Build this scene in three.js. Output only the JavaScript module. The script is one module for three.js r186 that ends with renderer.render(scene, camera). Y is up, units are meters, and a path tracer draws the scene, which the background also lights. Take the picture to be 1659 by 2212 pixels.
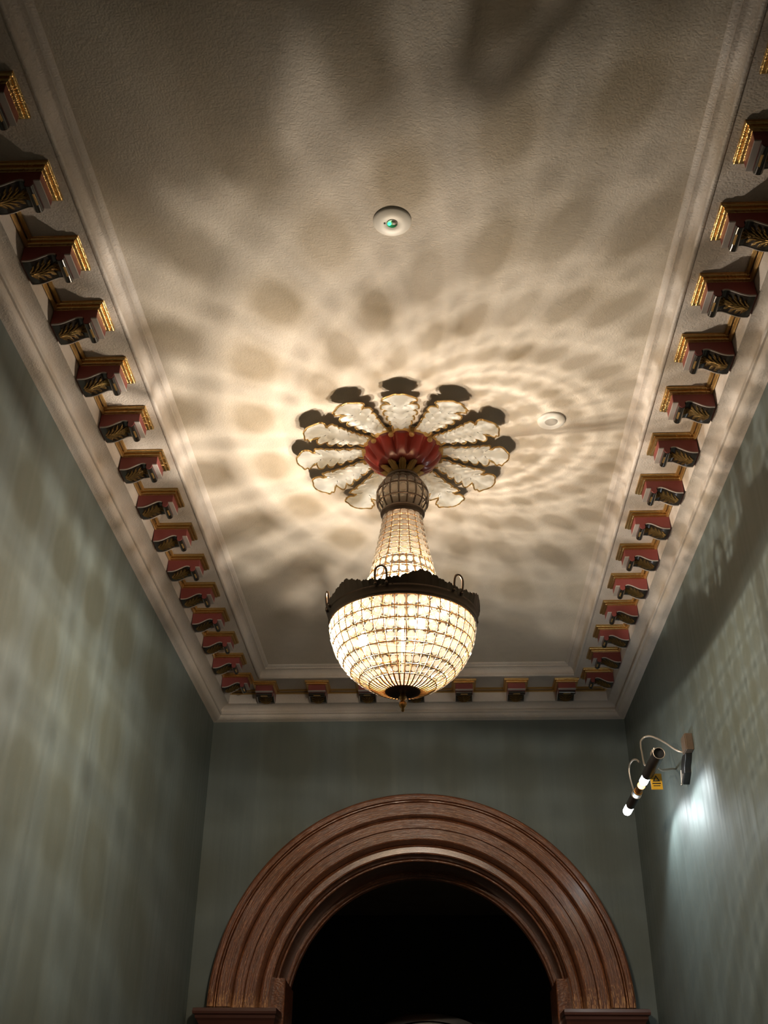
import * as THREE from 'three';
import { mergeGeometries, toCreasedNormals, mergeVertices } from 'three/addons/utils/BufferGeometryUtils.js';
import { RoundedBoxGeometry } from 'three/addons/geometries/RoundedBoxGeometry.js';

// ---------------------------------------------------------------- camera, exposure
const scene = new THREE.Scene();
scene.background = new THREE.Color(0x000000);
const camera = new THREE.PerspectiveCamera(51.44, 1659 / 2212, 0.05, 60);
const EYE = new THREE.Vector3(0.1163, 1.55, 7.45);
camera.position.copy(EYE);
camera.up.set(0.01653601, 0.85705588, 0.51495804);
camera.lookAt(EYE.x - 0.04295471, EYE.y + 0.5151619, EYE.z - 0.85601583);
const renderer = new THREE.WebGLRenderer({ antialias: true });
renderer.toneMapping = THREE.LinearToneMapping;
renderer.toneMappingExposure = 1.22;
renderer.shadowMap.enabled = true;
const BULB_CD = [5.6, 7.6];   // the two chandelier bulbs, candela
const SPOT_CD = 0.8;          // each lamp of the wall spotlight
const WARM = new THREE.Color().setRGB(1.0, 0.88, 0.73);
const COOL = new THREE.Color().setRGB(0.86, 0.97, 1.0);

// ---------------------------------------------------------------- measures of the hall (metres)
const HW = 1.5005, ZF = 9.0, CEIL = 4.512, SOF = 4.436;
const AX = -0.012, AZ = 3.14;     // chandelier axis

// ---------------------------------------------------------------- helpers
let seed = 7;
const rnd = () => { seed = (seed * 1664525 + 1013904223) >>> 0; return seed / 4294967296; };
const V = (x, y, z) => new THREE.Vector3(x, y, z);
const used = new Map();
function numbered(name) {
  const n = used.get(name) || 0; used.set(name, n + 1);
  return n ? `${name}_${String(n).padStart(3, '0')}` : name;
}
function mesh(name, geo, mat, parent) {
  const m = new THREE.Mesh(geo, mat); m.name = name; m.castShadow = m.receiveShadow = true;
  if (parent) parent.add(m);
  return m;
}
function part(name, geos, mat, parent, label) {
  const m = mesh(name, Array.isArray(geos) ? merge(geos) : geos, mat, parent);
  if (label) m.userData.label = label;
  return m;
}
function merge(list) {
  const clean = list.map(g => {
    let h = g.index ? g.toNonIndexed() : g.clone();
    for (const k of Object.keys(h.attributes)) if (!['position', 'normal', 'uv'].includes(k)) h.deleteAttribute(k);
    if (!h.attributes.normal) h.computeVertexNormals();
    if (!h.attributes.uv) h.setAttribute('uv', new THREE.BufferAttribute(new Float32Array(h.attributes.position.count * 2), 2));
    return h;
  });
  return mergeGeometries(clean);
}
function structure(name, geo, mat, label, category) {
  const m = mesh(name, geo, mat, scene);
  m.userData = { kind: 'structure', label, category };
  return m;
}
function thing(name, label, category, pos = [0, 0, 0], turn = 0, group) {
  const g = new THREE.Group(); g.name = numbered(name); g.position.set(...pos); g.rotation.y = turn;
  g.userData = { label, category }; if (group) g.userData.group = group;
  scene.add(g); return g;
}
// surface over a grid; f(i/nu, j/nv) -> Vector3 ; uv in metres from uvf
function grid(nu, nv, f, uvf, flip) {
  const pos = [], uv = [], idx = [];
  for (let i = 0; i <= nu; i++) for (let j = 0; j <= nv; j++) {
    const p = f(i / nu, j / nv, i, j); pos.push(p.x, p.y, p.z);
    const t = uvf ? uvf(i / nu, j / nv, i, j) : [i / nu, j / nv]; uv.push(t[0], t[1]);
  }
  const k = nv + 1;
  for (let i = 0; i < nu; i++) for (let j = 0; j < nv; j++) {
    const a = i * k + j, b = a + 1, c = a + k, d = c + 1;
    if (flip) idx.push(a, b, c, b, d, c); else idx.push(a, c, b, b, c, d);
  }
  const g = new THREE.BufferGeometry();
  g.setAttribute('position', new THREE.Float32BufferAttribute(pos, 3));
  g.setAttribute('uv', new THREE.Float32BufferAttribute(uv, 2));
  g.setIndex(idx); g.computeVertexNormals();
  return g;
}
const creased = (g, a = 0.6) => toCreasedNormals(g, a);
function box(w, h, d, x, y, z, r = 0) {
  const g = r ? new RoundedBoxGeometry(w, h, d, 2, r) : new THREE.BoxGeometry(w, h, d);
  g.translate(x, y, z); return g;
}
function slab(x0, x1, y0, y1, z0, z1) {          // box with uv in metres
  const g = new THREE.BoxGeometry(x1 - x0, y1 - y0, z1 - z0).toNonIndexed();
  g.translate((x0 + x1) / 2, (y0 + y1) / 2, (z0 + z1) / 2);
  const p = g.attributes.position, n = g.attributes.normal, u = g.attributes.uv;
  for (let i = 0; i < p.count; i++) {
    const ax = Math.abs(n.getX(i)), ay = Math.abs(n.getY(i));
    if (ax > 0.5) u.setXY(i, p.getZ(i), p.getY(i));
    else if (ay > 0.5) u.setXY(i, p.getX(i), p.getZ(i));
    else u.setXY(i, p.getX(i), p.getY(i));
  }
  return g;
}
function tube(points, r, seg = 24, sides = 6, closed = false) {
  return new THREE.TubeGeometry(new THREE.CatmullRomCurve3(points, closed, 'centripetal'), seg, r, sides, closed);
}
function rod(a, b, r, sides = 6) {
  const d = b.clone().sub(a), g = new THREE.CylinderGeometry(r, r, d.length(), sides, 1);
  g.applyQuaternion(new THREE.Quaternion().setFromUnitVectors(V(0, 1, 0), d.clone().normalize()));
  const c = a.clone().add(b).multiplyScalar(0.5); g.translate(c.x, c.y, c.z); return g;
}
const lathe = (pts, n = 48) => new THREE.LatheGeometry(pts.map(p => new THREE.Vector2(p[0], p[1])), n);

// ---------------------------------------------------------------- textures
function valueNoise(n, cells, s) {                // tileable
  let q = s; const r = () => { q = (q * 1664525 + 1013904223) >>> 0; return q / 4294967296; };
  const cx = cells[0], cy = cells[1], a = new Float32Array(cx * cy).map(r), out = new Float32Array(n * n);
  const sm = t => t * t * (3 - 2 * t);
  for (let y = 0; y < n; y++) for (let x = 0; x < n; x++) {
    const u = x / n * cx, v = y / n * cy, i = Math.floor(u), j = Math.floor(v), fu = sm(u - i), fv = sm(v - j);
    const g = (k, l) => a[(l % cy) * cx + (k % cx)];
    out[y * n + x] = (g(i, j) * (1 - fu) + g(i + 1, j) * fu) * (1 - fv) + (g(i, j + 1) * (1 - fu) + g(i + 1, j + 1) * fu) * fv;
  }
  return out;
}
function texture(n, f, repeat, srgb) {            // f(i) -> [r,g,b] 0..1
  const d = new Uint8Array(n * n * 4);
  for (let i = 0; i < n * n; i++) { const c = f(i); d[i * 4] = c[0] * 255; d[i * 4 + 1] = c[1] * 255; d[i * 4 + 2] = c[2] * 255; d[i * 4 + 3] = 255; }
  const t = new THREE.DataTexture(d, n, n); t.wrapS = t.wrapT = THREE.RepeatWrapping; t.magFilter = THREE.LinearFilter;
  t.minFilter = THREE.LinearMipmapLinearFilter; t.generateMipmaps = true;
  if (srgb) t.colorSpace = THREE.SRGBColorSpace; t.repeat.set(repeat[0], repeat[1]); t.needsUpdate = true; return t;
}
const cl = x => Math.min(1, Math.max(0, x));
const N = 512;
const nA = valueNoise(N, [160, 160], 1), nB = valueNoise(N, [48, 48], 2), nC = valueNoise(N, [10, 10], 3), nD = valueNoise(N, [4, 4], 4);
const streakA = valueNoise(N, [60, 3], 5), streakB = valueNoise(N, [150, 6], 6), streakC = valueNoise(N, [14, 2], 8);
const plasterBump = texture(N, i => { const v = cl(0.55 * nA[i] + 0.3 * nB[i] + 0.15 * nC[i]); return [v, v, v]; }, [1.3, 1.3]);
const plasterTone = texture(N, i => { const v = 0.93 + 0.05 * nB[i] * 0.5 + 0.045 * nC[i]; return [v, v * (0.99 + 0.01 * nD[i]), v * (0.985 + 0.015 * nD[i])].map(cl); }, [0.45, 0.45], true);
const paintBump = texture(N, i => { const v = cl(0.5 * streakA[i] + 0.3 * streakB[i] + 0.2 * nA[i]); return [v, v, v]; }, [0.8, 0.4]);
const paintTone = texture(N, i => { const v = cl(0.90 + 0.03 * streakC[i] + 0.025 * streakA[i] + 0.03 * nC[i]); return [v, v, v]; }, [0.5, 0.3], true);
const paintRough = texture(N, i => { const v = cl(0.7 + 0.2 * streakA[i] + 0.1 * streakC[i]); return [v, v, v]; }, [0.6, 0.3]);
const metalBump = texture(N, i => { const v = cl(0.6 * nB[i] + 0.4 * nC[i]); return [v, v, v]; }, [6, 6]);

// wood along the arch: u runs 0..1 over the whole half circle, v across the boards
function woodTexture() {
  const W = 2048, H = 256, d = new Uint8Array(W * H * 4);
  let q = 99; const r = () => { q = (q * 1664525 + 1013904223) >>> 0; return q / 4294967296; };
  const ring = []; for (let k = 0; k < 3; k++) { const cx = [24, 90, 360][k], cy = [64, 128, 128][k]; ring.push({ cx, cy, a: new Float32Array((cx + 1) * (cy + 1)).map(r) }); }
  const sm = t => t * t * (3 - 2 * t);
  const samp = (o, u, v) => { u *= o.cx; v *= o.cy; const i = Math.min(o.cx - 1, Math.floor(u)), j = Math.min(o.cy - 1, Math.floor(v)), fu = sm(u - i), fv = sm(v - j), g = (k, l) => o.a[l * (o.cx + 1) + k]; return (g(i, j) * (1 - fu) + g(i + 1, j) * fu) * (1 - fv) + (g(i, j + 1) * (1 - fu) + g(i + 1, j + 1) * fu) * fv; };
  for (let y = 0; y < H; y++) for (let x = 0; x < W; x++) {
    const u = (x + 0.5) / W, v = (y + 0.5) / H;
    const a = samp(ring[0], u, v), b = samp(ring[1], u, v), c = samp(ring[2], u, v);
    let t = 0.45 * a + 0.35 * b + 0.25 * c;                      // grain
    const flecks = cl((c * 0.6 + b * 0.5 - 0.70) * 6);           // pale flecks: mostly gloss on the grain painted into the colour, some scuffed varnish
    const bare = cl((samp(ring[1], u, v * 0.7) * 0.6 + c * 0.4 - 0.40 - Math.min(u, 1 - u) * 9) * 7);   // worn bare timber at the two feet
    const k = Math.max(flecks * 0.42, bare * 0.85);
    const base = [72 + 78 * t, 40 + 48 * t, 24 + 29 * t], pale = [205, 152, 100];
    for (let ch = 0; ch < 3; ch++) d[(y * W + x) * 4 + ch] = base[ch] * (1 - k) + pale[ch] * k;
    d[(y * W + x) * 4 + 3] = 255;
  }
  const tx = new THREE.DataTexture(d, W, H); tx.wrapS = tx.wrapT = THREE.RepeatWrapping; tx.magFilter = THREE.LinearFilter; tx.colorSpace = THREE.SRGBColorSpace; tx.needsUpdate = true;
  return tx;
}
const woodMap = woodTexture();
const grainA = valueNoise(N, [36, 60], 11), grainB = valueNoise(N, [140, 100], 12);
const woodBump = texture(N, i => { const v = cl(0.6 * grainA[i] + 0.4 * grainB[i]); return [v, v, v]; }, [1, 1]);

// ---------------------------------------------------------------- materials
const M = {};
const lin = (r, g, b) => new THREE.Color().setRGB(r, g, b);
M.ceiling = new THREE.MeshStandardMaterial({ color: lin(0.62, 0.55, 0.46), map: plasterTone, bumpMap: plasterBump, bumpScale: 0.0016, roughness: 0.75 });
M.cornice = new THREE.MeshStandardMaterial({ color: lin(0.60, 0.54, 0.48), map: plasterTone, bumpMap: plasterBump, bumpScale: 0.002, roughness: 0.6 });
M.wall = new THREE.MeshPhysicalMaterial({ color: lin(0.128, 0.156, 0.147), map: paintTone, roughnessMap: paintRough, bumpMap: paintBump, bumpScale: 0.0008, roughness: 0.72 });
M.wood = new THREE.MeshPhysicalMaterial({ color: lin(1.0, 1.0, 1.0), map: woodMap, roughness: 0.40, clearcoat: 0.8, clearcoatRoughness: 0.22, bumpMap: woodBump, bumpScale: 0.003 });
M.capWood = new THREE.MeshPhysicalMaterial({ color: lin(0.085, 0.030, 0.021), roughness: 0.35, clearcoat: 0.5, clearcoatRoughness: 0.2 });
M.floor = new THREE.MeshStandardMaterial({ color: lin(0.14, 0.10, 0.075), roughness: 0.55, map: paintTone });
M.gold = new THREE.MeshPhysicalMaterial({ color: lin(0.70, 0.46, 0.18), metalness: 1, roughness: 0.32, bumpMap: metalBump, bumpScale: 0.002 });
M.giltLeaf = new THREE.MeshPhysicalMaterial({ color: lin(0.45, 0.29, 0.11), metalness: 1, roughness: 0.22, bumpMap: metalBump, bumpScale: 0.003 });
M.red = new THREE.MeshPhysicalMaterial({ color: lin(0.22, 0.050, 0.046), roughness: 0.5 });
M.redGloss = new THREE.MeshPhysicalMaterial({ color: lin(0.20, 0.022, 0.014), roughness: 0.32, clearcoat: 0.6, clearcoatRoughness: 0.15 });
M.rim = new THREE.MeshStandardMaterial({ color: lin(0.42, 0.37, 0.34), roughness: 0.55 });
M.bronze = new THREE.MeshPhysicalMaterial({ color: lin(0.030, 0.022, 0.016), roughness: 0.26, metalness: 0.35, clearcoat: 0.6, clearcoatRoughness: 0.15 });
M.brass = new THREE.MeshPhysicalMaterial({ color: lin(0.40, 0.22, 0.08), metalness: 1, roughness: 0.42 });
M.darkBrass = new THREE.MeshPhysicalMaterial({ color: lin(0.16, 0.115, 0.085), metalness: 0.9, roughness: 0.42 });
M.plasterLeaf = new THREE.MeshPhysicalMaterial({ color: lin(0.42, 0.41, 0.375), roughness: 0.40, clearcoat: 0.2, clearcoatRoughness: 0.3 });
M.crystal = new THREE.MeshPhysicalMaterial({ color: lin(0.69, 0.655, 0.59), roughness: 0.16, transmission: 1, thickness: 0, ior: 1.55 });
M.crystalNeck = new THREE.MeshPhysicalMaterial({ color: lin(0.54, 0.51, 0.45), roughness: 0.46, transmission: 1, thickness: 0, ior: 1.55 });  // same crystal, tinted darker to dim the light passing up through the neck
M.crystalClear = new THREE.MeshPhysicalMaterial({ color: lin(1.0, 0.96, 0.90), roughness: 0.35, transmission: 1, thickness: 0, ior: 1.6 });
M.white = new THREE.MeshStandardMaterial({ color: lin(0.68, 0.64, 0.58), roughness: 0.45 });
M.lens = new THREE.MeshStandardMaterial({ color: lin(0.30, 0.27, 0.23), roughness: 0.4 });
M.black = new THREE.MeshStandardMaterial({ color: lin(0.018, 0.018, 0.019), roughness: 0.4 });
M.steel = new THREE.MeshStandardMaterial({ color: lin(0.52, 0.45, 0.38), roughness: 0.45, metalness: 0.7 });
M.rust = new THREE.MeshStandardMaterial({ color: lin(0.15, 0.105, 0.075), roughness: 0.55, metalness: 0.3 });
M.yellow = new THREE.MeshStandardMaterial({ color: lin(0.75, 0.42, 0.03), roughness: 0.5 });
M.bulb = new THREE.MeshStandardMaterial({ color: 0xffffff, emissive: lin(1.0, 0.86, 0.64), emissiveIntensity: 30, roughness: 0.3 });
M.spotLamp = new THREE.MeshStandardMaterial({ color: 0xffffff, emissive: lin(0.92, 0.98, 1.0), emissiveIntensity: 16, roughness: 0.3 });
M.greenLed = new THREE.MeshStandardMaterial({ color: 0x22ff66, emissive: lin(0.05, 1.0, 0.35), emissiveIntensity: 2.2, roughness: 0.3 });

// ---------------------------------------------------------------- room shell
structure('floor', slab(-HW - 0.2, HW + 0.2, -0.1, 0, -0.45, ZF + 0.2), M.floor, 'dark polished floor of the hall', 'floor');
structure('ceiling', slab(-HW - 0.2, HW + 0.2, CEIL, CEIL + 0.12, -0.45, ZF + 0.2), M.ceiling, 'cream plaster ceiling with rough patches round the chandelier', 'ceiling');
structure('wall_left', slab(-HW - 0.2, -HW, 0, CEIL, -0.45, ZF), M.wall, 'green painted wall on the left with dappled light', 'wall');
structure('wall_right', slab(HW, HW + 0.2, 0, CEIL, -0.45, ZF), M.wall, 'green painted wall on the right carrying the spotlight', 'wall');
structure('wall_front', slab(-HW - 0.2, HW + 0.2, 0, CEIL, ZF, ZF + 0.2), M.wall, 'green painted wall behind the viewer', 'wall');
const ARC_Y = 2.33;
{
  const s = new THREE.Shape(); s.moveTo(-HW, 0); s.lineTo(HW, 0); s.lineTo(HW, CEIL); s.lineTo(-HW, CEIL); s.closePath();
  const h = new THREE.Path(); h.moveTo(-1.10, 0.001); h.lineTo(-1.10, ARC_Y); h.absarc(0, ARC_Y, 1.10, Math.PI, 0, true); h.lineTo(1.10, 0.001); h.closePath(); s.holes.push(h);
  const g = new THREE.ExtrudeGeometry(s, { depth: 0.45, bevelEnabled: false, curveSegments: 64 }); g.translate(0, 0, -0.45);
  structure('wall_back', g, M.wall, 'grey green wall with the arched opening', 'wall');
}
// the dark passage beyond the arch
structure('floor_beyond', slab(-2.2, 2.2, -0.1, 0, -7.0, -0.45), M.floor, 'floor of the passage beyond the arch', 'floor');
structure('ceiling_beyond', slab(-2.2, 2.2, 4.1, 4.2, -7.0, -0.45), M.ceiling, 'ceiling of the passage beyond the arch', 'ceiling');
structure('wall_beyond_left', slab(-2.2, -2.0, 0, 4.1, -7.0, -0.45), M.wall, 'side wall of the passage left of the arch', 'wall');
structure('wall_beyond_right', slab(2.0, 2.2, 0, 4.1, -7.0, -0.45), M.wall, 'side wall of the passage right of the arch', 'wall');
structure('wall_beyond_back', slab(-2.0, 2.0, 0, 4.1, -7.0, -6.65), M.wall, 'end wall of the passage', 'wall');

// ---------------------------------------------------------------- cornice, four mitred lengths
const PROFILE = (() => {
  const P = [[0, 4.247], [0.004, 4.248], [0.014, 4.252]];
  for (let k = 1; k <= 7; k++) { const a = k / 7 * Math.PI / 2; P.push([0.014 + 0.043 * Math.sin(a), 4.284 - 0.032 * Math.cos(a)]); }  // cavetto
  P.push([0.066, 4.285], [0.070, 4.289], [0.070, 4.302], [0.066, 4.307], [0.060, 4.308]);
  for (let k = 1; k <= 7; k++) { const a = k / 7 * Math.PI / 2; P.push([0.060 + 0.056 * (1 - Math.cos(a)), 4.309 + 0.036 * Math.sin(a)]); }
  P.push([0.124, 4.345], [0.126, 4.348], [0.134, SOF], [0.370, SOF]);
  for (let k = 0; k <= 8; k++) { const a = Math.PI + k / 8 * Math.PI * 0.95; P.push([0.379 - 0.009 * Math.cos(a - Math.PI), 4.436 - 0.005 * Math.sin(a - Math.PI)]); }
  P.push([0.389, 4.442], [0.386, 4.449]);
  for (let k = 1; k <= 8; k++) { const a = k / 8 * Math.PI / 2; P.push([0.386 + 0.034 * (1 - Math.cos(a)), 4.449 + 0.040 * Math.sin(a)]); }
  P.push([0.428, 4.489], [0.429, 4.497], [0.435, 4.499]);
  for (let k = 1; k <= 4; k++) { const a = k / 4 * Math.PI / 2; P.push([0.435 + 0.015 * Math.sin(a), 4.512 - 0.011 * Math.cos(a)]); }
  P.push([0.451, CEIL + 0.001], [0, CEIL + 0.001]);
  return P.map(([p, y]) => [p, y]);
})();
function cornice(side) {
  const pos = [], uv = []; let v = 0;
  const at = (p, y, e) => {        // e: 0 = near the back wall / left end, 1 = other end
    if (side === 'left') return [-HW + p, y, e ? ZF - p : p];
    if (side === 'right') return [HW - p, y, e ? p : ZF - p];
    if (side === 'back') return [e ? -HW + p : HW - p, y, p];
    return [e ? HW - p : -HW + p, y, ZF - p];
  };
  for (let i = 0; i < PROFILE.length - 1; i++) {
    const [p0, y0] = PROFILE[i], [p1, y1] = PROFILE[i + 1], L = Math.hypot(p1 - p0, y1 - y0);
    const segs = (side === 'left' || side === 'right') ? 30 : 10;
    for (let k = 0; k < segs; k++) {
      const f = (p, y, e) => { const a = at(p, y, 0), b = at(p, y, 1); return a.map((q, n) => q + (b[n] - q) * e); };
      const a = f(p0, y0, k / segs), b = f(p0, y0, (k + 1) / segs), c = f(p1, y1, k / segs), d = f(p1, y1, (k + 1) / segs);
      const len = (side === 'left' || side === 'right') ? ZF : 2 * HW, u0 = k / segs * len, u1 = (k + 1) / segs * len;
      pos.push(...a, ...b, ...c, ...b, ...d, ...c);
      uv.push(u0, v, u1, v, u0, v + L, u1, v, u1, v + L, u0, v + L);
    }
    v += L;
  }
  const g = new THREE.BufferGeometry();
  g.setAttribute('position', new THREE.Float32BufferAttribute(pos, 3));
  g.setAttribute('uv', new THREE.Float32BufferAttribute(uv, 2));
  g.computeVertexNormals();
  return creased(g, 0.5);
}
const trim = {};
['left', 'right', 'back', 'front'].forEach((s, i) => {
  trim[s] = structure(`trim_${i + 1}`, cornice(s), M.cornice, { left: 'cream plaster cornice along the left wall', right: 'cream plaster cornice along the right wall', back: 'cream plaster cornice above the arch', front: 'cream plaster cornice behind the viewer' }[s], 'cornice');
});

// ---------------------------------------------------------------- arch
const arc = (r, a, z) => V(r * Math.cos(a), ARC_Y + r * Math.sin(a), z);
function arcRing(profile, n = 96, a0 = Math.PI, a1 = 0, closed = true, scaleV = 1, jig = 0) {    // profile: [r, z] pairs
  const P = closed ? [...profile, profile[0]] : profile, cum = [0];
  for (let i = 1; i < P.length; i++) cum.push(cum[i - 1] + Math.hypot(P[i][0] - P[i - 1][0], P[i][1] - P[i - 1][1]));
  const g = grid(n, P.length - 1, (u, v, i, j) => arc(P[j][0] + (jig && P[j][0] === profile[0][0] ? jig * Math.sin(i * 2.7) * Math.sin(i * 0.9) : 0), a0 + (a1 - a0) * u, P[j][1]), (u, v, i, j) => [u, (cum[j] * 4 + scaleV) % 8]);
  return creased(g, 0.45);
}
function bead(r, z, s, n = 96) {                 // half round
  const P = []; for (let k = 0; k <= 8; k++) { const a = k / 8 * Math.PI; P.push([r + s * Math.cos(a), z + s * Math.sin(a)]); }
  return P;
}
{
  const A = thing('arch_surround', 'glossy brown timber arch surround with stepped mouldings on the end wall', 'arch');
  const q1 = 0.085, q2 = 0.022, q3 = -0.085, q4 = -0.20;
  // outer rounded edge roll, two small reeds, outer fascia
  const edge = [[1.362, 0.0], [1.362, q1 - 0.02]]; for (let k = 0; k <= 6; k++) { const a = k / 6 * Math.PI / 2; edge.push([1.342 + 0.02 * Math.cos(a), q1 - 0.02 + 0.02 * Math.sin(a)]); } edge.push([1.319, q1], [1.317, q1 - 0.014], [1.300, 0]);
  part('outer_moulding', arcRing(edge, 96, Math.PI, 0, true, 0.1, 0.0025), M.wood, A);
  part('reed', arcRing([[1.317, q1 - 0.03], ...bead(1.309, q1 - 0.014, 0.0055).map(p => p), [1.301, q1 - 0.03]], 96, Math.PI, 0, true, 1.3), M.wood, A);
  part('fascia', arcRing([[1.299, q1 - 0.03], [1.297, q1 - 0.008], [1.293, q1 - 0.004], [1.216, q1 - 0.004], [1.211, q1 - 0.010], [1.207, q2 - 0.02]], 96, Math.PI, 0, true, 2.1), M.wood, A);
  part('fascia', arcRing([[1.207, q2 - 0.03], [1.206, q2 + 0.004], [1.201, q2 + 0.007], [1.195, q2], [1.138, q2], [1.136, q2 - 0.006], [1.130, q2 - 0.03]], 96, Math.PI, 0, true, 3.4), M.wood, A);
  part('fascia', arcRing([[1.134, q2 - 0.03], [1.1335, q2 - 0.006], [1.131, q2 - 0.002], [1.066, q2 - 0.002], [1.060, q2 - 0.008], [1.052, q3 + 0.02], [1.046, q3 - 0.02]], 96, Math.PI, 0, true, 4.2), M.wood, A);
  part('inner_moulding', arcRing([[1.048, q3 - 0.03], [1.046, q3 + 0.006], [1.040, q3 + 0.010], [1.032, q3 + 0.002], [0.996, q3], [0.988, q3 - 0.006], [0.982, q4]], 96, Math.PI, 0, true, 5.7), M.wood, A);
  part('inner_bead', arcRing([[0.990, q4 - 0.03], ...bead(0.972, q4 - 0.012, 0.009)], 96, Math.PI, 0, true, 6.3), M.wood, A);
  part('soffit_lining', arcRing([[0.982, q4 - 0.02], [0.975, q4 - 0.02], [0.975, -0.60], [1.12, -0.60], [1.12, -0.46], [1.095, -0.46], [1.095, q4 - 0.05]], 96), M.wood, A);
  part('rear_moulding', arcRing([[0.975, -0.60], [0.955, -0.60], [0.950, -0.605], [0.950, -0.64], [0.940, -0.645], [0.935, -0.68], [1.05, -0.68], [1.05, -0.60]], 96), M.wood, A);
  for (const s of [-1, 1]) {
    const side = s < 0 ? 'left' : 'right';
    // capital of the pilaster: stacked moulding, then the shaft down to the floor
    const capProf = [[0.062, 2.322], [0.078, 2.318], [0.082, 2.300], [0.080, 2.286], [0.066, 2.278], [0.064, 2.262], [0.052, 2.248], [0.040, 2.225], [0.036, 2.215], [0.034, 2.19], [0.030, 2.18]];
    const x0 = 0.935, x1 = 1.355;           // inner and outer faces of the pilaster
    const out = (o, y) => [V(s * (x0 - o * 0.4), y, -0.30), V(s * (x0 - o * 0.4), y, 0.05 + o), V(s * (x1 + o), y, 0.05 + o), V(s * (x1 + o), y, -0.01)];
    const gs = [];
    for (let k = 0; k < capProf.length - 1; k++) {
      const A0 = out(...capProf[k]), A1 = out(...capProf[k + 1]);
      for (let m = 0; m < 3; m++) gs.push(grid(1, 1, (u, v) => A0[m + Math.round(u)].clone().lerp(A1[m + Math.round(u)], v)));
    }
    const t = out(...capProf[0]); gs.push(grid(1, 1, (u, v) => t[Math.round(u) * 3].clone().lerp(t[1 + Math.round(u)], v)));
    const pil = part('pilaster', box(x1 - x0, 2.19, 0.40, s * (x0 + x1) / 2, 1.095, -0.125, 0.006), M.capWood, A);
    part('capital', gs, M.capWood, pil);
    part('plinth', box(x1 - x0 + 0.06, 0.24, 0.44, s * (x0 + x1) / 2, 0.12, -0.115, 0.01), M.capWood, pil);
    // jamb lining and the taller impost block set back inside the opening
    const sh = new THREE.Shape(); sh.moveTo(-0.62, 0); sh.lineTo(-0.18, 0); sh.lineTo(-0.18, 2.525); sh.lineTo(-0.62, 2.50); sh.closePath();
    const g = new THREE.ExtrudeGeometry(sh, { depth: 0.085, bevelEnabled: true, bevelSize: 0.006, bevelThickness: 0.006, bevelSegments: 1 });
    g.rotateY(-Math.PI / 2);                 // shape x -> world z
    g.translate(s < 0 ? -0.900 : 0.985, 0, 0);
    part('impost_block', g, M.wood, A);
  }
}
{ // far arch at the end of the passage
  const B = thing('arch_surround', 'dim distant timber arch glimpsed through the dark opening', 'arch', [0, 0, -6.64]);
  const y0 = 2.985 - 1.36 - ARC_Y;
  B.position.y = y0;
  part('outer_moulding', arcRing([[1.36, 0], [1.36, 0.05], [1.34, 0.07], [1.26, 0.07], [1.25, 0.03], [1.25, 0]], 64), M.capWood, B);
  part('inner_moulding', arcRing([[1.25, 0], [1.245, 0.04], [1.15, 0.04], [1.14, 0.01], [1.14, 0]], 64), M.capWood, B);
  for (const s of [-1, 1]) part('pilaster', box(0.24, ARC_Y + y0, 0.08, s * 1.25, (ARC_Y + y0) / 2 - y0, 0.04, 0.005), M.capWood, B);
}

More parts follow.
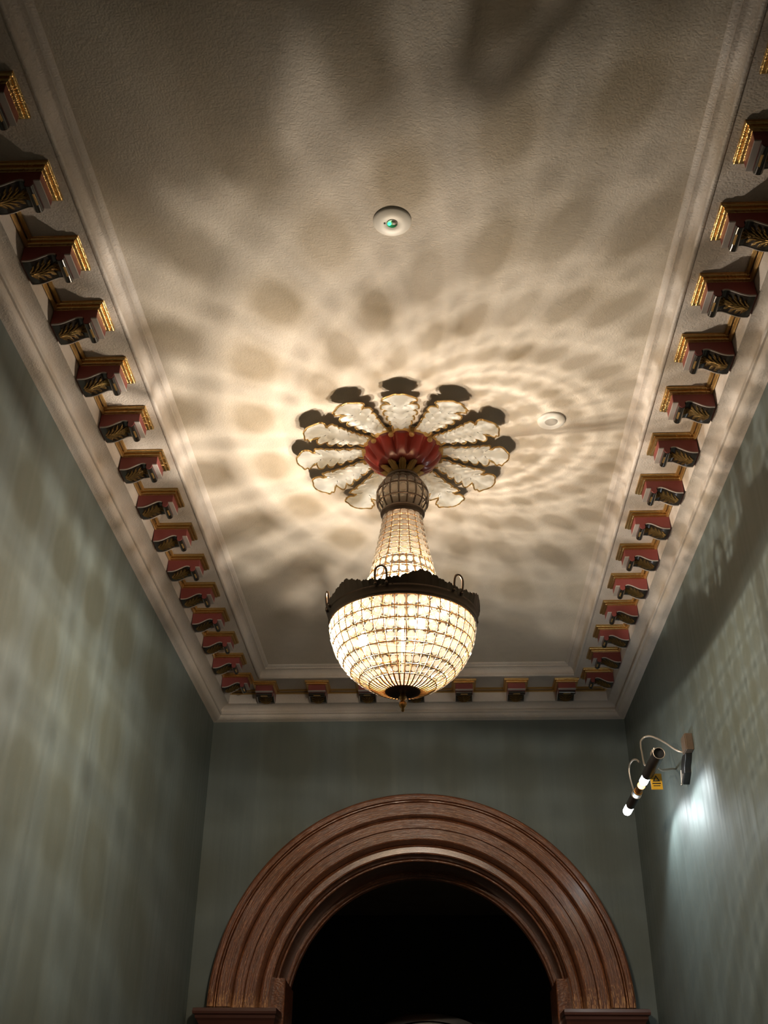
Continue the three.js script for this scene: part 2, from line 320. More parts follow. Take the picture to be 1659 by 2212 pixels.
// ---------------------------------------------------------------- scroll brackets (modillions); local x = out from wall, y from the soffit down
const S_CURVE = [];  // underside, from the front scroll to the wall (p, y relative to soffit)
{
  const raw = [[0.262, -0.071], [0.254, -0.066], [0.244, -0.064], [0.232, -0.066], [0.218, -0.072], [0.203, -0.080], [0.188, -0.088], [0.172, -0.094], [0.155, -0.097], [0.136, -0.097]];
  const c = new THREE.CatmullRomCurve3(raw.map(p => V(p[0], p[1], 0)), false, 'centripetal');
  for (let k = 0; k <= 18; k++) { const p = c.getPoint(k / 18); S_CURVE.push([p.x, p.y]); }
}
const sPoint = t => { const f = t * 18, i = Math.min(17, Math.floor(f)), a = S_CURVE[i], b = S_CURVE[i + 1], k = f - i; return [a[0] + (b[0] - a[0]) * k, a[1] + (b[1] - a[1]) * k]; };
const bracketGeo = (() => {
  const bhw = 0.061, pf = 0.312;
  // gilt cap running round three sides
  const prof = [[0.024, 0.0], [0.026, -0.001]];
  for (let k = 0; k <= 8; k++) { const a = 0.9 - k / 8 * Math.PI * 0.95; prof.push([0.0185 + 0.0075 * Math.cos(a), -0.0075 + 0.0068 * Math.sin(a)]); }
  prof.push([0.010, -0.0145]);
  for (let k = 0; k <= 6; k++) { const a = 1.3 - k / 6 * Math.PI * 0.95; prof.push([0.0085 + 0.0050 * Math.cos(a), -0.0205 + 0.0045 * Math.sin(a)]); }
  prof.push([0.002, -0.026], [0.000, -0.0275]);
  const path = (o, y) => [V(0.134, y, -bhw - o), V(pf + o, y, -bhw - o), V(pf + o, y, bhw + o), V(0.134, y, bhw + o)];
  const capG = [];
  for (let m = 0; m < 3; m++) capG.push(grid(1, prof.length - 1, (u, v, i, j) => path(...prof[j])[m + i], (u, v, i, j) => [u * 0.15 + m * 0.3, prof[j][1]], true));
  const cap = merge(capG);
  // red body with the S shaped underside
  const sh = new THREE.Shape(); sh.moveTo(0.132, -0.024); sh.lineTo(pf, -0.024); sh.lineTo(pf, -0.070); sh.lineTo(0.290, -0.072); sh.lineTo(0.290, -0.080);
  for (let k = 0; k <= 10; k++) { const a = -k / 10 * Math.PI * 1.05; sh.lineTo(0.275 + 0.0145 * Math.cos(a), -0.083 + 0.0145 * Math.sin(a)); }
  for (const p of S_CURVE) sh.lineTo(p[0], p[1]);
  sh.lineTo(0.132, -0.097); sh.closePath();
  const body = new THREE.ExtrudeGeometry(sh, { depth: 2 * bhw - 0.004, bevelEnabled: true, bevelSize: 0.0015, bevelThickness: 0.002, bevelSegments: 1, bevelOffset: -0.0015 }); body.translate(0, 0, -bhw + 0.002);
  // pale strip under the front edge
  const strip = box(0.024, 0.006, 2 * bhw + 0.004, 0.302, -0.0715, 0, 0.0015);
  // pale raised rims along the scroll on both cheeks
  const rim = []; for (const s of [-1, 1]) rim.push(tube(S_CURVE.slice(1).map(p => V(p[0], p[1] - 0.001, s * (bhw - 0.0005))), 0.0034, 34, 5));
  // dark underside hollow
  const upath = []; for (let k = 0; k <= 8; k++) { const a = 0.5 - k / 8 * Math.PI * 1.2; upath.push([0.275 + 0.0165 * Math.cos(a), -0.083 + 0.0165 * Math.sin(a)]); }
  for (const p of S_CURVE.slice(1)) upath.push([p[0], p[1] - 0.0018]);
  const under = grid(upath.length - 1, 6, (u, v, i) => V(upath[i][0], upath[i][1] - (i > 8 ? 0.004 * Math.sin(v * Math.PI) : 0), (v - 0.5) * 2 * (bhw - 0.003)));
  // gilt acanthus spray: ribbed leaflets fanning from the stem at the wall end
  const leafG = [];
  const leaflet = (t, z, len, wid, turn, up) => {
    const g = new THREE.SphereGeometry(1, 7, 5); g.scale(len, 0.0052, wid);
    g.rotateY(turn); const a = sPoint(Math.max(0, t - 0.04)), b = sPoint(Math.min(1, t + 0.04));
    g.rotateZ(Math.atan2(a[1] - b[1], a[0] - b[0])); const p = sPoint(t); g.translate(p[0], p[1] - 0.006 - up, z); leafG.push(g);
  };
  leaflet(0.62, 0, 0.042, 0.0042, 0, 0.001);
  for (let k = 0; k < 5; k++) for (const s of [-1, 1]) {
    const t = 0.86 - k * 0.135, w = 0.011 + 0.020 * Math.sin((k + 0.8) / 5 * Math.PI);
    leaflet(t, s * w * 0.75, 0.018, 0.0042, -s * (0.85 - k * 0.1), 0.001);
    leaflet(t - 0.05, s * w * 1.25, 0.013, 0.0036, -s * (1.05 - k * 0.1), 0.0);
    leaflet(t - 0.03, s * w * 0.35, 0.014, 0.0036, -s * 0.4, 0.002);
  }
  for (const z of [-0.016, 0, 0.016]) leaflet(0.10, z, 0.016, 0.0060, -z * 22, 0.003);
  const leaf = merge(leafG);
  // gilt curl in the eye of the scroll
  const curl = new THREE.CapsuleGeometry(0.011, 0.045, 4, 10); curl.rotateX(Math.PI / 2); curl.scale(1, 0.8, 1); curl.translate(0.277, -0.0905, 0);
  return { cap, body, strip, rim, under, leaf, curl };
})();
const ORD = ['first', 'second', 'third', 'fourth', 'fifth', 'sixth', 'seventh', 'eighth', 'ninth', 'tenth', 'eleventh', 'twelfth', 'thirteenth', 'fourteenth', 'fifteenth', 'sixteenth'];
let bracket0 = null;
function bracket(label, pos, turn) {
  if (!bracket0) {
    bracket0 = thing('cornice_bracket', label, 'bracket', pos, turn, 'red and gilt brackets under the cornice');
    const b = part('body', bracketGeo.body, M.red, bracket0, 'dull red painted block');
    for (const r of bracketGeo.rim) part('scroll_rim', r, M.rim, b); part('underside', bracketGeo.under, M.bronze, b, 'glossy black scrolled underside');
    part('front_strip', bracketGeo.strip, M.rim, b);
    part('cap_moulding', bracketGeo.cap, M.gold, bracket0, 'gilt cap moulding');
    part('acanthus_leaf', bracketGeo.leaf, M.giltLeaf, bracket0, 'gilt acanthus leaf');
    part('scroll_curl', bracketGeo.curl, M.gold, bracket0);
    return bracket0;
  }
  const c = bracket0.clone(); c.name = numbered('cornice_bracket'); c.position.set(...pos); c.rotation.y = turn;
  c.userData = { ...bracket0.userData, label }; scene.add(c); return c;
}
const leftZ = Array.from({ length: 15 }, (_, k) => 0.4025 + 0.3485 * k), rightZ = Array.from({ length: 15 }, (_, k) => 0.430 + 0.352 * k);
const backX = [-1.092, -0.712, -0.352, -0.005, 0.340, 0.712, 1.067];
leftZ.forEach((z, k) => bracket(`red scroll bracket with gilt cap, ${ORD[k]} from the arch wall on left cornice`, [-HW, SOF, z], 0));
rightZ.forEach((z, k) => bracket(`red scroll bracket with gilt cap, ${ORD[k]} from the arch wall on right cornice`, [HW, SOF, z], Math.PI));
backX.forEach((x, k) => bracket(`red scroll bracket with gilt cap, ${ORD[k]} from the left above the arch`, [x, SOF, 0], -Math.PI / 2));
// double gilt bead between the brackets, in the angle of frieze and soffit
function giltStrip(a, b, side) {
  const L = b - a; if (L < 0.03) return;
  const gs = []; for (const [p, y, r] of [[0.141, SOF - 0.020, 0.0085], [0.158, SOF - 0.005, 0.0085]]) { const g = new THREE.CylinderGeometry(r, r, L, 10, 1); g.rotateX(Math.PI / 2); g.translate(p, y, 0); gs.push(g); }
  const m = part('gilt_bead_strip', merge(gs), M.gold, trim[side]), c = (a + b) / 2;
  if (side === 'left') m.position.set(-HW, 0, c);
  if (side === 'right') { m.position.set(HW, 0, c); m.rotation.y = Math.PI; }
  if (side === 'back') { m.position.set(c, 0, 0); m.rotation.y = -Math.PI / 2; }
}
const half = 0.0605;
for (let k = 0; k < 15; k++) { giltStrip(leftZ[k] + half, k < 14 ? leftZ[k + 1] - half : leftZ[k] + 0.29, 'left'); giltStrip(rightZ[k] + half, k < 14 ? rightZ[k + 1] - half : rightZ[k] + 0.29, 'right'); }
giltStrip(0.14, leftZ[0] - half, 'left'); giltStrip(0.14, rightZ[0] - half, 'right');
for (let k = 0; k < 6; k++) giltStrip(backX[k] + half, backX[k + 1] - half, 'back');
giltStrip(-HW + 0.14, backX[0] - half, 'back'); giltStrip(backX[6] + half, HW - 0.14, 'back');

// ---------------------------------------------------------------- ceiling rose: twelve acanthus leaves and a red gadrooned cup
{
  const R = thing('ceiling_rose', 'ceiling rose of white gold-edged acanthus leaves round a red cup', 'ceiling rose', [AX, CEIL, AZ]);
  const R0 = 0.135, R1 = 0.517, Ls = R1 - R0;
  const env = [[0, 0.034], [0.15, 0.046], [0.3, 0.060], [0.45, 0.074], [0.58, 0.088], [0.70, 0.092], [0.73, 0.050], [0.78, 0.050], [0.84, 0.072], [0.90, 0.082], [0.96, 0.078], [1, 0.056]];
  const W = s => { let i = 0; while (i < env.length - 2 && env[i + 1][0] < s) i++; const a = env[i], b = env[i + 1], t = (s - a[0]) / (b[0] - a[0]); return a[1] + (b[1] - a[1]) * t; };
  const cuts = [0.02, 0.16, 0.30, 0.44, 0.58, 0.735, 0.84, 0.93, 1.0001];
  const lobe = s => { let i = 0; while (i < cuts.length - 2 && cuts[i + 1] <= s) i++; return [i, Math.min(1, Math.max(0, (s - cuts[i]) / (cuts[i + 1] - cuts[i])))]; };
  const leafP = (s, t) => {        // s along, t across -1..1 ; y negative = down towards the room
    const [li, f] = lobe(s), side = li < 5, a = Math.abs(t);
    const notch = side ? 0.52 + 0.48 * Math.sin(Math.PI * Math.min(1, f * 1.02)) ** 0.7 : 0.90 + 0.10 * Math.sin(Math.PI * f) ** 0.6;
    const serr = side ? 0.0035 * Math.sin(f * Math.PI * 3) : 0;
    const w = Math.max(0.004, W(s) * notch + serr);
    const lean = (side ? 0.040 * Math.min(1, s * 5 + 0.2) : 0.030 * (1 - s) / 0.27) * a * a;
    let x = R0 + (Ls - 0.030) * s + lean;
    if (s > 0.80) x += 0.030 * ((s - 0.80) / 0.20) ** 2 * (1 - 0.75 * t * t) + 0.005 * ((s - 0.80) / 0.20) ** 2 * Math.abs(Math.sin(t * Math.PI * 2.5));
    let y = -0.018 - 0.030 * Math.sin(s * Math.PI * 0.60) - 0.022 * Math.max(0, (s - 0.74) / 0.26) ** 1.6;
    y -= 0.010 * a * a * Math.sin(s * Math.PI) + 0.007 * Math.exp(-t * t * 70) * (1 - s * 0.5);
    y += 0.006 * Math.cos(f * 2 * Math.PI) * a * (side ? 1 : 0.4) + 0.0032 * Math.cos(t * 15) * (1 - 0.5 * a) * (1 - s * 0.35);
    return V(x, y, t * w);
  };
  const NU = 84, NV = 20;
  const low = grid(NU, NV, (u, v) => leafP(u, v * 2 - 1), null, true);
  const top = grid(NU, NV, (u, v) => { const p = leafP(u, v * 2 - 1); p.y += 0.007; return p; });
  const outline = []; for (let k = 0; k <= NU; k++) outline.push(leafP(k / NU, -1)); for (let k = 0; k <= 6; k++) outline.push(leafP(1, -1 + k / 3)); for (let k = NU; k >= 0; k--) outline.push(leafP(k / NU, 1));
  const pts = outline.filter((p, i) => i === 0 || p.distanceTo(outline[i - 1]) > 0.0015).map(p => p.clone().add(V(0, 0.001, 0)));
  const rimG = tube(pts, 0.0047, 260, 5), leafG = merge([low, top]);
  for (let k = 0; k < 12; k++) {
    const a = k * Math.PI / 6 - Math.PI / 2;           // the first points at the viewer
    const l = part('acanthus_leaf', leafG, M.plasterLeaf, R); l.rotation.y = a; l.rotation.x = 0;
    part('gilt_edge', rimG, M.gold, l);
    // bead boss at the root of each leaf
    const b = part('gilt_bead', new THREE.SphereGeometry(0.0135, 12, 8), M.gold, R); const ab = a + Math.PI / 12; b.position.set(0.190 * Math.cos(ab), -0.050, -0.190 * Math.sin(ab));
  }
  // red gadrooned cup
  const NG = 24, cupProf = [[0.194, -0.030], [0.193, -0.042], [0.187, -0.056], [0.174, -0.074], [0.154, -0.094], [0.128, -0.112], [0.098, -0.124], [0.062, -0.130]];
  const cupCurve = new THREE.CatmullRomCurve3(cupProf.map(p => V(p[0], p[1], 0)));
  const cup = grid(192, 28, (u, v) => { const p = cupCurve.getPoint(v), a = u * Math.PI * 2, f = Math.abs(Math.sin(a * 7)); const r = p.x * (1 - 0.17 * (1 - f) ** 2 * Math.sin(Math.min(1, v * 1.2) * Math.PI)); return V(r * Math.cos(a), p.y, r * Math.sin(a)); }, null, true);
  part('cup', cup, M.redGloss, R, 'glossy deep red fluted cup');
  part('cup_rim', lathe([[0.184, -0.004], [0.199, -0.010], [0.202, -0.022], [0.197, -0.034], [0.186, -0.040]], 64), M.gold, R);
  part('base_plate', lathe([[0.0, -0.001], [0.20, -0.001], [0.20, -0.02], [0.0, -0.03]], 48), M.plasterLeaf, R);
}

// ---------------------------------------------------------------- chandelier
{
  const C = thing('chandelier', 'crystal basket chandelier with lit bowl hanging from the ceiling rose', 'chandelier', [AX, 0, AZ]);
  // unit crystal: flat eight sided cut stone, local z = outward
  const unit = (() => {
    const pos = [], ring = (r, z) => Array.from({ length: 8 }, (_, k) => [r * Math.cos((k + 0.5) * Math.PI / 4), r * Math.sin((k + 0.5) * Math.PI / 4), z]);
    const a = ring(0.34, 0.20), b = ring(0.54, 0), c = ring(0.34, -0.12);
    const tri = (p, q, r) => pos.push(...p, ...q, ...r);
    for (let k = 0; k < 8; k++) { const n = (k + 1) % 8; tri(a[k], b[k], b[n]); tri(a[k], b[n], a[n]); tri(c[k], b[n], b[k]); tri(c[k], c[n], b[n]); if (k > 0 && k < 7) { tri(a[0], a[k], a[n]); tri(c[0], c[n], c[k]); } }
    const g = new THREE.BufferGeometry(); g.setAttribute('position', new THREE.Float32BufferAttribute(pos, 3)); g.computeVertexNormals(); return g;
  })();
  const TOWARDS = Math.atan2(EYE.x - AX, EYE.z - AZ);    // front of the chandelier
  const rest = [], restClear = [], restNeck = [];
  const wires = {};
  const wireRing = (r, y, w) => { const g = new THREE.TorusGeometry(r, w, 4, 72); g.rotateX(Math.PI / 2); g.translate(0, y, 0); return g; };
  // rows: list of [r, y] along the profile; n columns; front: how many columns to build singly
  function net(rows, n, front, mat, fill, frame, w, phase = 0) {
    for (let i = 0; i < rows.length; i++) if (frame) frame.push(wireRing(rows[i][0], rows[i][1], w));
    for (let k = 0; k < n; k++) {
      const a0 = phase + (k - 0.5) / n * Math.PI * 2;
      if (frame) frame.push(new THREE.TubeGeometry(new THREE.CatmullRomCurve3(rows.map(p => V(p[0] * Math.sin(a0), p[1], p[0] * Math.cos(a0)))), rows.length * 2, w * 0.85, 4, false));
      const am = phase + k / n * Math.PI * 2;
      let da = Math.atan2(Math.sin(am - TOWARDS), Math.cos(am - TOWARDS));
      const single = Math.abs(da) <= (front / n) * Math.PI;
      for (let i = 0; i < rows.length - 1; i++) {
        const [r0, y0] = rows[i], [r1, y1] = rows[i + 1], rm = (r0 + r1) / 2, ym = (y0 + y1) / 2;
        const cw = 2 * Math.PI * rm / n, ch = Math.hypot(r1 - r0, y1 - y0);
        const X = V(Math.cos(am), 0, -Math.sin(am)), Y = V((r0 - r1) * Math.sin(am), y0 - y1, (r0 - r1) * Math.cos(am)).normalize(), Z = X.clone().cross(Y);
        const fl = typeof fill === 'function' ? fill(i) : fill, wide = Math.min(cw * fl, ch * fl * 1.25), high = Math.min(ch * fl, cw * fl * 1.25), d = Math.min(wide, high);
        const m = new THREE.Matrix4().makeBasis(X.clone().multiplyScalar(wide), Y.clone().multiplyScalar(high), Z.clone().multiplyScalar(d)).setPosition(rm * Math.sin(am), ym, rm * Math.cos(am));
        if (single) {
          const c = mesh('crystal', unit, mat, C); m.decompose(c.position, c.quaternion, c.scale);
        } else (mat === M.crystalClear ? restClear : mat === M.crystalNeck ? restNeck : rest).push(unit.clone().applyMatrix4(m));
      }
    }
  }
  const YC = 3.552, RB = 0.320;
  // bowl
  const bowlRows = []; for (let k = 0; k <= 7; k++) { const a = k * 9 * Math.PI / 180; bowlRows.push([RB * Math.cos(a), YC - RB * Math.sin(a)]); }
  const bowlF = []; net(bowlRows, 40, 19, M.crystal, 0.80, bowlF, 0.0027);
  part('bowl_frame', bowlF, M.brass, C, 'fine brass wire frame of the bowl');
  // glass rods fanning in to the bottom disc
  const rr = bowlRows[7], rb = [0.070, YC - RB * Math.cos(12.4 * Math.PI / 180)];
  for (let k = 0; k < 40; k++) { const a = (k - 0.5) / 40 * Math.PI * 2; const s = mesh('spoke', rodSpoke(), M.brass, C); s.rotation.y = a; }
  function rodSpoke() { if (!wires.sp) wires.sp = new THREE.TubeGeometry(new THREE.CatmullRomCurve3([V(0, rr[1], rr[0]), V(0, (rr[1] + rb[1]) / 2 - 0.006, (rr[0] + rb[0]) / 2), V(0, rb[1], rb[0])]), 6, 0.0036, 5, false); return wires.sp; }
  const fan = grid(80, 3, (u, v) => { const a = u * Math.PI * 2, r = rr[0] + (rb[0] - rr[0]) * v, y = YC - Math.sqrt(RB * RB - r * r) + 0.004; return V(r * Math.sin(a), y, r * Math.cos(a)); });
  part('glass_fan', fan, M.crystal, C);
  part('bottom_disc', lathe([[0, 3.232], [0.05, 3.231], [0.074, 3.236], [0.078, 3.243], [0.070, 3.249], [0, 3.250]], 40), M.darkBrass, C, 'dark bronze disc closing the bowl');
  const fin = part('finial', lathe([[0, 3.150], [0.005, 3.152], [0.008, 3.158], [0.006, 3.165], [0.013, 3.172], [0.018, 3.183], [0.014, 3.194], [0.008, 3.199], [0.012, 3.205], [0.018, 3.214], [0.013, 3.224], [0.012, 3.236]].map(p => p), 20), M.brass, C);
  // ornate band with leafy crest and six upright loops
  const LOOP0 = -14 * Math.PI / 180;
  const bandY0 = YC + 0.004, bandY1 = YC + 0.042;
  part('band', lathe([[RB + 0.004, bandY0 - 0.006], [RB + 0.012, bandY0], [RB + 0.009, bandY0 + 0.008], [RB + 0.012, bandY1 - 0.008], [RB + 0.016, bandY1], [RB + 0.006, bandY1 + 0.002], [RB + 0.001, bandY1 - 0.006], [RB - 0.002, bandY0]], 96), M.darkBrass, C, 'dark bronze band round the bowl rim');
  {
    const n = 360, hgt = k => { const a = k / n * 360, f = ((a + 14 + 360) % 60) / 60, d = Math.abs(f - 0.5) * 2; let h = 0.012 + 0.046 * Math.max(0, 1 - d * 1.55) ** 0.9 + 0.010 * Math.max(0, 1 - Math.abs(d - 0.72) * 5); h += 0.008 * Math.abs(Math.sin(a * 0.55)) + 0.006 * Math.sin(a * 1.9) ** 2 + 0.004; return h; };
    const gs = []; for (const o of [0.014, 0.008]) gs.push(grid(n, 3, (u, v, i) => { const a = u * Math.PI * 2, r = RB + o + 0.012 * v; return V(r * Math.sin(a), bandY1 - 0.004 + v * hgt(i % n), r * Math.cos(a)); }));
    gs.push(grid(n, 1, (u, v, i) => { const a = u * Math.PI * 2, r = RB + 0.020 + 0.006 * v; return V(r * Math.sin(a), bandY1 - 0.004 + hgt(i % n), r * Math.cos(a)); }));
    part('crest', gs, M.darkBrass, C, 'pierced leafy bronze crest');
    const lp = []; lp.push(V(-0.024, 0, 0), V(-0.026, 0.03, 0)); for (let k = 0; k <= 8; k++) { const a = Math.PI - k / 8 * Math.PI; lp.push(V(0.025 * Math.cos(a), 0.052 + 0.026 * Math.sin(a), 0)); } lp.push(V(0.026, 0.03, 0), V(0.024, 0, 0));
    const lg = merge([tube(lp, 0.0052, 48, 7), ...[-1, 1].map(s => { const b = new THREE.SphereGeometry(0.009, 8, 6); b.translate(s * 0.024, 0, 0); return b; })]);
    for (let k = 0; k < 6; k++) { const a = LOOP0 + k * Math.PI / 3, l = part('loop', lg, M.darkBrass, C); l.position.set((RB + 0.018) * Math.sin(a), bandY1 + 0.004, (RB + 0.018) * Math.cos(a)); l.rotation.order = 'YXZ'; l.rotation.y = a; l.rotation.x = 0.12; }
  }
  // trumpet shaped neck
  const neckC = new THREE.CatmullRomCurve3([[0.089, 4.110], [0.098, 4.045], [0.110, 3.975], [0.124, 3.905], [0.142, 3.825], [0.160, 3.758], [0.186, 3.698], [0.222, 3.650], [0.272, 3.616], [0.318, 3.598]].map(p => V(p[0], p[1], 0)));
  const atY = y => { let lo = 0, hi = 1; for (let k = 0; k < 30; k++) { const m = (lo + hi) / 2; if (neckC.getPoint(m).y > y) lo = m; else hi = m; } return neckC.getPoint(lo).x; };
  const upRows = []; for (let k = 0; k <= 8; k++) { const y = 4.110 - k * 0.0295 - k * k * 0.0004; upRows.push([atY(y), y]); }
  const upF = []; net(upRows, 16, 7, M.crystalNeck, 0.95, upF, 0.0024, 0.1);
  const y8 = upRows[8][1], lowRows = [[upRows[8][0], y8]];
  for (const t of [0.16, 0.325, 0.49, 0.65, 0.79, 0.90, 1.0]) { const u0 = (() => { let lo = 0, hi = 1; for (let k = 0; k < 30; k++) { const m = (lo + hi) / 2; if (neckC.getPoint(m).y > y8) lo = m; else hi = m; } return lo; })(); const p = neckC.getPoint(u0 + (1 - u0) * t); lowRows.push([p.x, p.y]); }
  net(lowRows.slice(0, 5), 28, 9, M.crystalNeck, 0.80, upF, 0.0025, 0.04);
  net(lowRows.slice(4, 6), 28, 9, M.crystal, 0.70, upF, 0.0025, 0.04);
  net(lowRows.slice(5), 28, 9, M.crystalNeck, 0.97, upF, 0.0030, 0.04);
  part('neck_frame', upF, M.brass, C, 'fine brass wire frame of the neck');
  // ball at the top
  const ballRows = []; for (const d of [62, 38, 12, -18, -44]) { const a = d * Math.PI / 180; ballRows.push([0.124 * Math.cos(a), 4.217 + 0.124 * Math.sin(a)]); }
  const ballF = []; net(ballRows, 18, 9, M.crystalClear, 0.92, ballF, 0.0046, 0.05);
  part('ball_frame', ballF, M.darkBrass, C, 'dark bronze ribs of the ball');
  part('ball_lining', lathe([[0.03, 4.135], [0.075, 4.15], [0.092, 4.19], [0.098, 4.217], [0.092, 4.25], [0.07, 4.29], [0.04, 4.31]], 32), new THREE.MeshStandardMaterial({ color: lin(0.78, 0.72, 0.66), roughness: 0.4, metalness: 0.0 }), C);
  part('collar', lathe([[0.05, 4.140], [0.098, 4.141], [0.106, 4.134], [0.104, 4.124], [0.094, 4.118], [0.098, 4.108], [0.090, 4.100], [0.0, 4.104]], 48), M.darkBrass, C, 'dark bronze collar');
  // gilt leaves sprouting above the ball
  const gl = (() => { const f = grid(10, 6, (u, v) => { const t = v * 2 - 1, w = (0.006 + 0.014 * Math.sin(u * Math.PI * 0.72)) * (1 - 0.2 * Math.abs(Math.sin(u * 14))); return V(t * w, 0.058 * u, 0.050 * u * u + 0.006 * Math.cos(t * 9) - 0.01 * t * t); }); const b = f.clone(); b.translate(0, 0.001, -0.004); return merge([f, b]); })();
  for (let k = 0; k < 10; k++) { const a = (k + 0.5) / 10 * Math.PI * 2 + TOWARDS - 0.314, l = part('gilt_leaf', gl, M.gold, C); l.position.set(0.058 * Math.sin(a), 4.325, 0.058 * Math.cos(a)); l.rotation.y = a; }
  part('top_cup', lathe([[0.0, 4.345], [0.05, 4.343], [0.078, 4.335], [0.082, 4.325], [0.07, 4.316], [0.055, 4.318], [0.0, 4.318]], 40), M.darkBrass, C);
  // stem and lamp holders inside
  part('stem', [rod(V(0, 3.245, 0), V(0, 4.13, 0), 0.006, 8)], M.darkBrass, C);
  const bulbs = [[0.075, 3.520, 0.075], [-0.178, 3.490, -0.030]];
  bulbs.forEach(([x, y, z], k) => {
    const h = part('lamp_holder', [tube([V(0, y - 0.09, 0), V(x * 0.5, y - 0.105, z * 0.5), V(x, y - 0.085, z), V(x, y - 0.06, z)], 0.004, 16, 6), (() => { const g = new THREE.CylinderGeometry(0.013, 0.015, 0.04, 12); g.translate(x, y - 0.048, z); return g; })()], M.brass, C);
    const b = part('bulb', lathe([[0, y + 0.032], [0.012, y + 0.029], [0.021, y + 0.018], [0.024, y + 0.004], [0.019, y - 0.014], [0.012, y - 0.028], [0, y - 0.028]], 16), M.bulb, C, 'glowing bulb inside the bowl'); b.position.set(x, 0, z);
    const L = new THREE.PointLight(WARM, BULB_CD[k], 0, 2); L.position.set(x, y + 0.004, z); L.castShadow = true; L.shadow.radius = [1.1, 0.44][k]; L.shadow.mapSize.set(1024, 1024); C.add(L);
  });
  const rm = part('rear_crystals', merge(rest), M.crystal, C); rm.userData.kind = 'stuff';
  const rn = part('rear_neck_crystals', merge(restNeck), M.crystalNeck, C); rn.userData.kind = 'stuff';
  const rc = part('rear_ball_crystals', merge(restClear), M.crystalClear, C); rc.userData.kind = 'stuff';
}

// ---------------------------------------------------------------- emergency light and sensor on the ceiling
{
  const E = thing('emergency_light', 'round cream ceiling fitting with a glowing green indicator', 'emergency light', [-0.005, CEIL, 4.623]);
  part('cover', lathe([[0.0, -0.006], [0.020, -0.006], [0.0215, -0.0125], [0.045, -0.0115], [0.064, -0.008], [0.0715, -0.003], [0.0715, 0]], 64), M.white, E);
  part('lens_well', lathe([[0, -0.0068], [0.0195, -0.0068], [0.021, -0.0135], [0.019, -0.0138], [0.017, -0.008], [0, -0.008]], 32), M.lens, E);
  const eye = part('lens', (() => { const g = new THREE.SphereGeometry(0.011, 20, 10, 0, Math.PI * 2, Math.PI / 2, Math.PI / 2); g.scale(1, 0.5, 1); g.translate(0.006, -0.008, 0.001); return g; })(), M.lens, E);
  const led = part('led', (() => { const g = new THREE.SphereGeometry(0.007, 14, 10); g.scale(1, 0.7, 1); g.translate(-0.0105, -0.0115, -0.002); return g; })(), M.greenLed, E, 'glowing green indicator lamp');
  part('test_button', (() => { const g = new THREE.CylinderGeometry(0.0035, 0.0035, 0.004, 14); g.translate(-0.028, -0.013, 0); return g; })(), M.black, E);
  const L = new THREE.PointLight(lin(0.1, 1, 0.4), 0.0006, 0, 2); L.position.set(-0.0105, -0.0115, -0.002); L.shadow.radius = 0.25; L.castShadow = true; E.add(L);
  const S = thing('motion_sensor', 'small round cream sensor on ceiling right of the chandelier', 'sensor', [0.696, CEIL, 3.344]);
  part('housing', lathe([[0, -0.010], [0.030, -0.011], [0.032, -0.0145], [0.052, -0.0135], [0.063, -0.010], [0.0655, -0.005], [0.0655, 0]], 56), M.white, S);
  part('lens', lathe([[0, -0.014], [0.018, -0.0135], [0.028, -0.0125], [0.0305, -0.0105], [0, -0.0105]], 40), M.lens, S, 'darker round sensor lens');
}

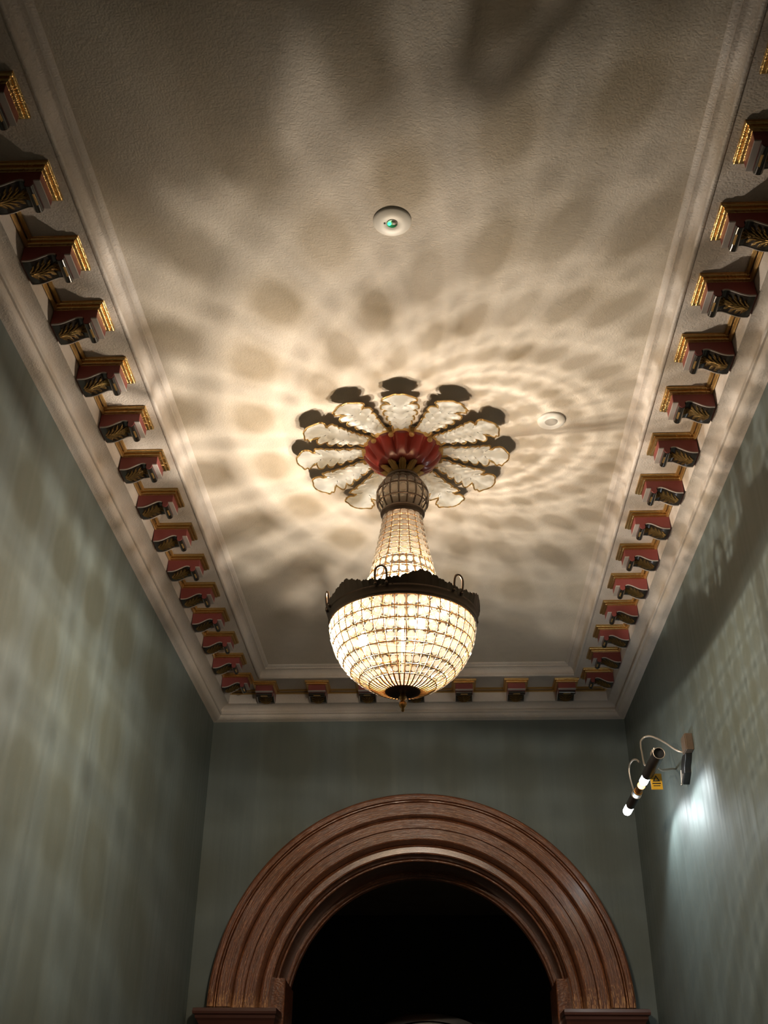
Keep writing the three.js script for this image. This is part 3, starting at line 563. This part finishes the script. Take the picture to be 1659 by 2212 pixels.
// ---------------------------------------------------------------- spotlight on the right wall
{
  const xs = 1.25, ys = 3.277;
  const T = thing('spotlight_bar', 'black tubular spotlight with two lit lamps held off the right wall', 'spotlight', [0, 0, 0]);
  const tubeAlong = (z0, z1, r) => { const g = new THREE.CylinderGeometry(r, r, z1 - z0, 24, 1, true); g.rotateX(Math.PI / 2); g.translate(xs, ys, (z0 + z1) / 2); return g; };
  const ringAt = (z, r, w) => { const g = new THREE.TorusGeometry(r, w, 8, 28); g.translate(xs, ys, z); return g; };
  const h1 = part('lamp_tube', [tubeAlong(1.83, 2.18, 0.030), tubeAlong(1.83, 2.18, 0.027)], M.black, T);
  part('end_ring', ringAt(2.18, 0.0285, 0.0022), M.steel, h1);
  part('end_cap', (() => { const g = new THREE.CircleGeometry(0.027, 24); g.translate(xs, ys, 2.165); return g; })(), M.black, h1);
  const h2 = part('lamp_tube', [tubeAlong(1.25, 1.46, 0.027), tubeAlong(1.25, 1.46, 0.024)], M.black, T);
  part('end_ring', ringAt(1.46, 0.0255, 0.002), M.steel, h2);
  part('lamp_socket', [(() => { const g = new THREE.CylinderGeometry(0.017, 0.022, 0.11, 20); g.rotateX(-Math.PI / 2); g.translate(xs, ys, 1.575); return g; })(), ringAt(1.52, 0.020, 0.005)], M.brass, T, 'brass coloured lamp socket');
  part('clamp', [box(0.012, 0.05, 0.06, xs, ys + 0.04, 2.02, 0.003), rod(V(xs, ys + 0.02, 2.08), V(xs, ys + 0.06, 2.08), 0.007, 10)], M.steel, T);
  for (const [z, len, r] of [[1.735, 0.10, 0.023], [1.165, 0.13, 0.025]]) {
    const g = new THREE.CapsuleGeometry(r, len - 2 * r + 0.02, 6, 16); g.rotateX(Math.PI / 2); g.translate(xs, ys, z);
    part('lamp', g, M.spotLamp, T, 'glowing cool white lamp');
    const L = new THREE.SpotLight(COOL, SPOT_CD, 0, 71 * Math.PI / 180, 0.25, 2); L.position.set(xs, ys, z); L.castShadow = true; L.shadow.radius = 1.0;
    L.target.position.set(xs + 0.20, ys - 1, z + 0.26); T.add(L); T.add(L.target);
  }
  // arm to the wall
  part('arm', tube([V(xs, ys - 0.02, 2.04), V(1.32, 3.292, 1.856), V(1.38, 3.339, 1.71), V(1.44, 3.392, 1.554), V(1.4995, 3.44, 1.395)], 0.006, 20, 8), M.steel, T);
  const B = thing('junction_box', 'small rusty metal box on the right wall above the spotlight', 'junction box', [HW, 3.437, 1.845]);
  part('case', box(0.040, 0.090, 0.095, -0.020, 0, 0, 0.003), M.rust, B);
  part('lid', box(0.005, 0.084, 0.088, -0.042, 0, 0, 0.002), M.rust, B);
  part('cable_gland', (() => { const g = new THREE.CylinderGeometry(0.009, 0.011, 0.03, 12); g.rotateX(Math.PI / 2); g.translate(-0.020, -0.02, -0.060); return g; })(), M.steel, B);
  const K = thing('metal_bracket', 'curved black metal bracket on the right wall below the junction box', 'bracket', [HW, 3.40, 1.78]);
  { const sh = new THREE.Shape(); sh.moveTo(0.05, 0.0); sh.bezierCurveTo(0.03, -0.05, -0.02, -0.04, -0.03, -0.09); sh.lineTo(-0.10, -0.13); sh.lineTo(-0.13, -0.09); sh.bezierCurveTo(-0.10, -0.05, -0.08, -0.02, -0.03, 0.0); sh.closePath();
    const g = new THREE.ExtrudeGeometry(sh, { depth: 0.03, bevelEnabled: true, bevelSize: 0.003, bevelThickness: 0.003, bevelSegments: 1 }); g.rotateY(-Math.PI / 2); g.translate(-0.003, 0, 0); part('plate', g, M.black, K);
    part('clip', [rod(V(-0.036, -0.055, -0.10), V(-0.036, -0.125, -0.13), 0.003), rod(V(-0.036, -0.125, -0.13), V(-0.036, -0.085, -0.065), 0.003), (() => { const s = new THREE.SphereGeometry(0.006, 10, 8); s.translate(-0.036, -0.125, -0.13); return s; })()], M.steel, K); }
  const cable = (name, label, pts) => { const m = mesh(numbered(name), tube(pts, 0.0052, 60, 7), M.steel, scene); m.userData = { label, category: 'cable' }; return m; };
  cable('cable', 'thin pale cable looping from junction box to first lamp tube', [V(1.481, 3.417, 1.762), V(1.455, 3.425, 1.755), V(1.43, 3.448, 1.734), V(1.40, 3.493, 1.693), V(1.365, 3.544, 1.629), V(1.335, 3.568, 1.597), V(1.31, 3.571, 1.57), V(1.29, 3.551, 1.57), V(1.28, 3.51, 1.593), V(1.27, 3.447, 1.655), V(1.25, 3.345, 1.785), V(xs, ys + 0.037, 1.86)]);
  cable('cable', 'short pale cable curving from first lamp tube to the second', [V(1.238, 3.380, 1.715), V(1.240, 3.427, 1.615), V(1.235, 3.452, 1.507), V(1.23, 3.439, 1.442), V(1.23, 3.394, 1.429), V(xs, ys + 0.034, 1.395)]);
  const G = thing('warning_tag', 'small yellow warning tag hanging below the spotlight', 'tag', [xs, ys, 1.83]);
  part('card', box(0.060, 0.085, 0.002, 0.038, -0.045, 0.02, 0.0006), M.yellow, G);
  { const t = new THREE.Shape(); t.moveTo(-0.02, 0); t.lineTo(0.02, 0); t.lineTo(0, 0.034); t.closePath(); const hole = new THREE.Path(); hole.moveTo(-0.010, 0.006); hole.lineTo(0, 0.024); hole.lineTo(0.010, 0.006); hole.closePath(); t.holes.push(hole);
    const g = new THREE.ExtrudeGeometry(t, { depth: 0.0006, bevelEnabled: false }), l1 = box(0.044, 0.006, 0.0006, 0, -0.010, 0.0003), l2 = box(0.036, 0.004, 0.0006, 0, -0.022, 0.0003);
    const m = merge([g, l1, l2]); m.translate(0.038, -0.045, 0.0211); part('printed_mark', m, M.black, G, 'black warning triangle and lines'); }
  part('string', rod(V(0.028, -0.004, 0.02), V(0.010, 0.006, 0.02), 0.0014, 5), M.steel, G);
}

renderer.render(scene, camera);
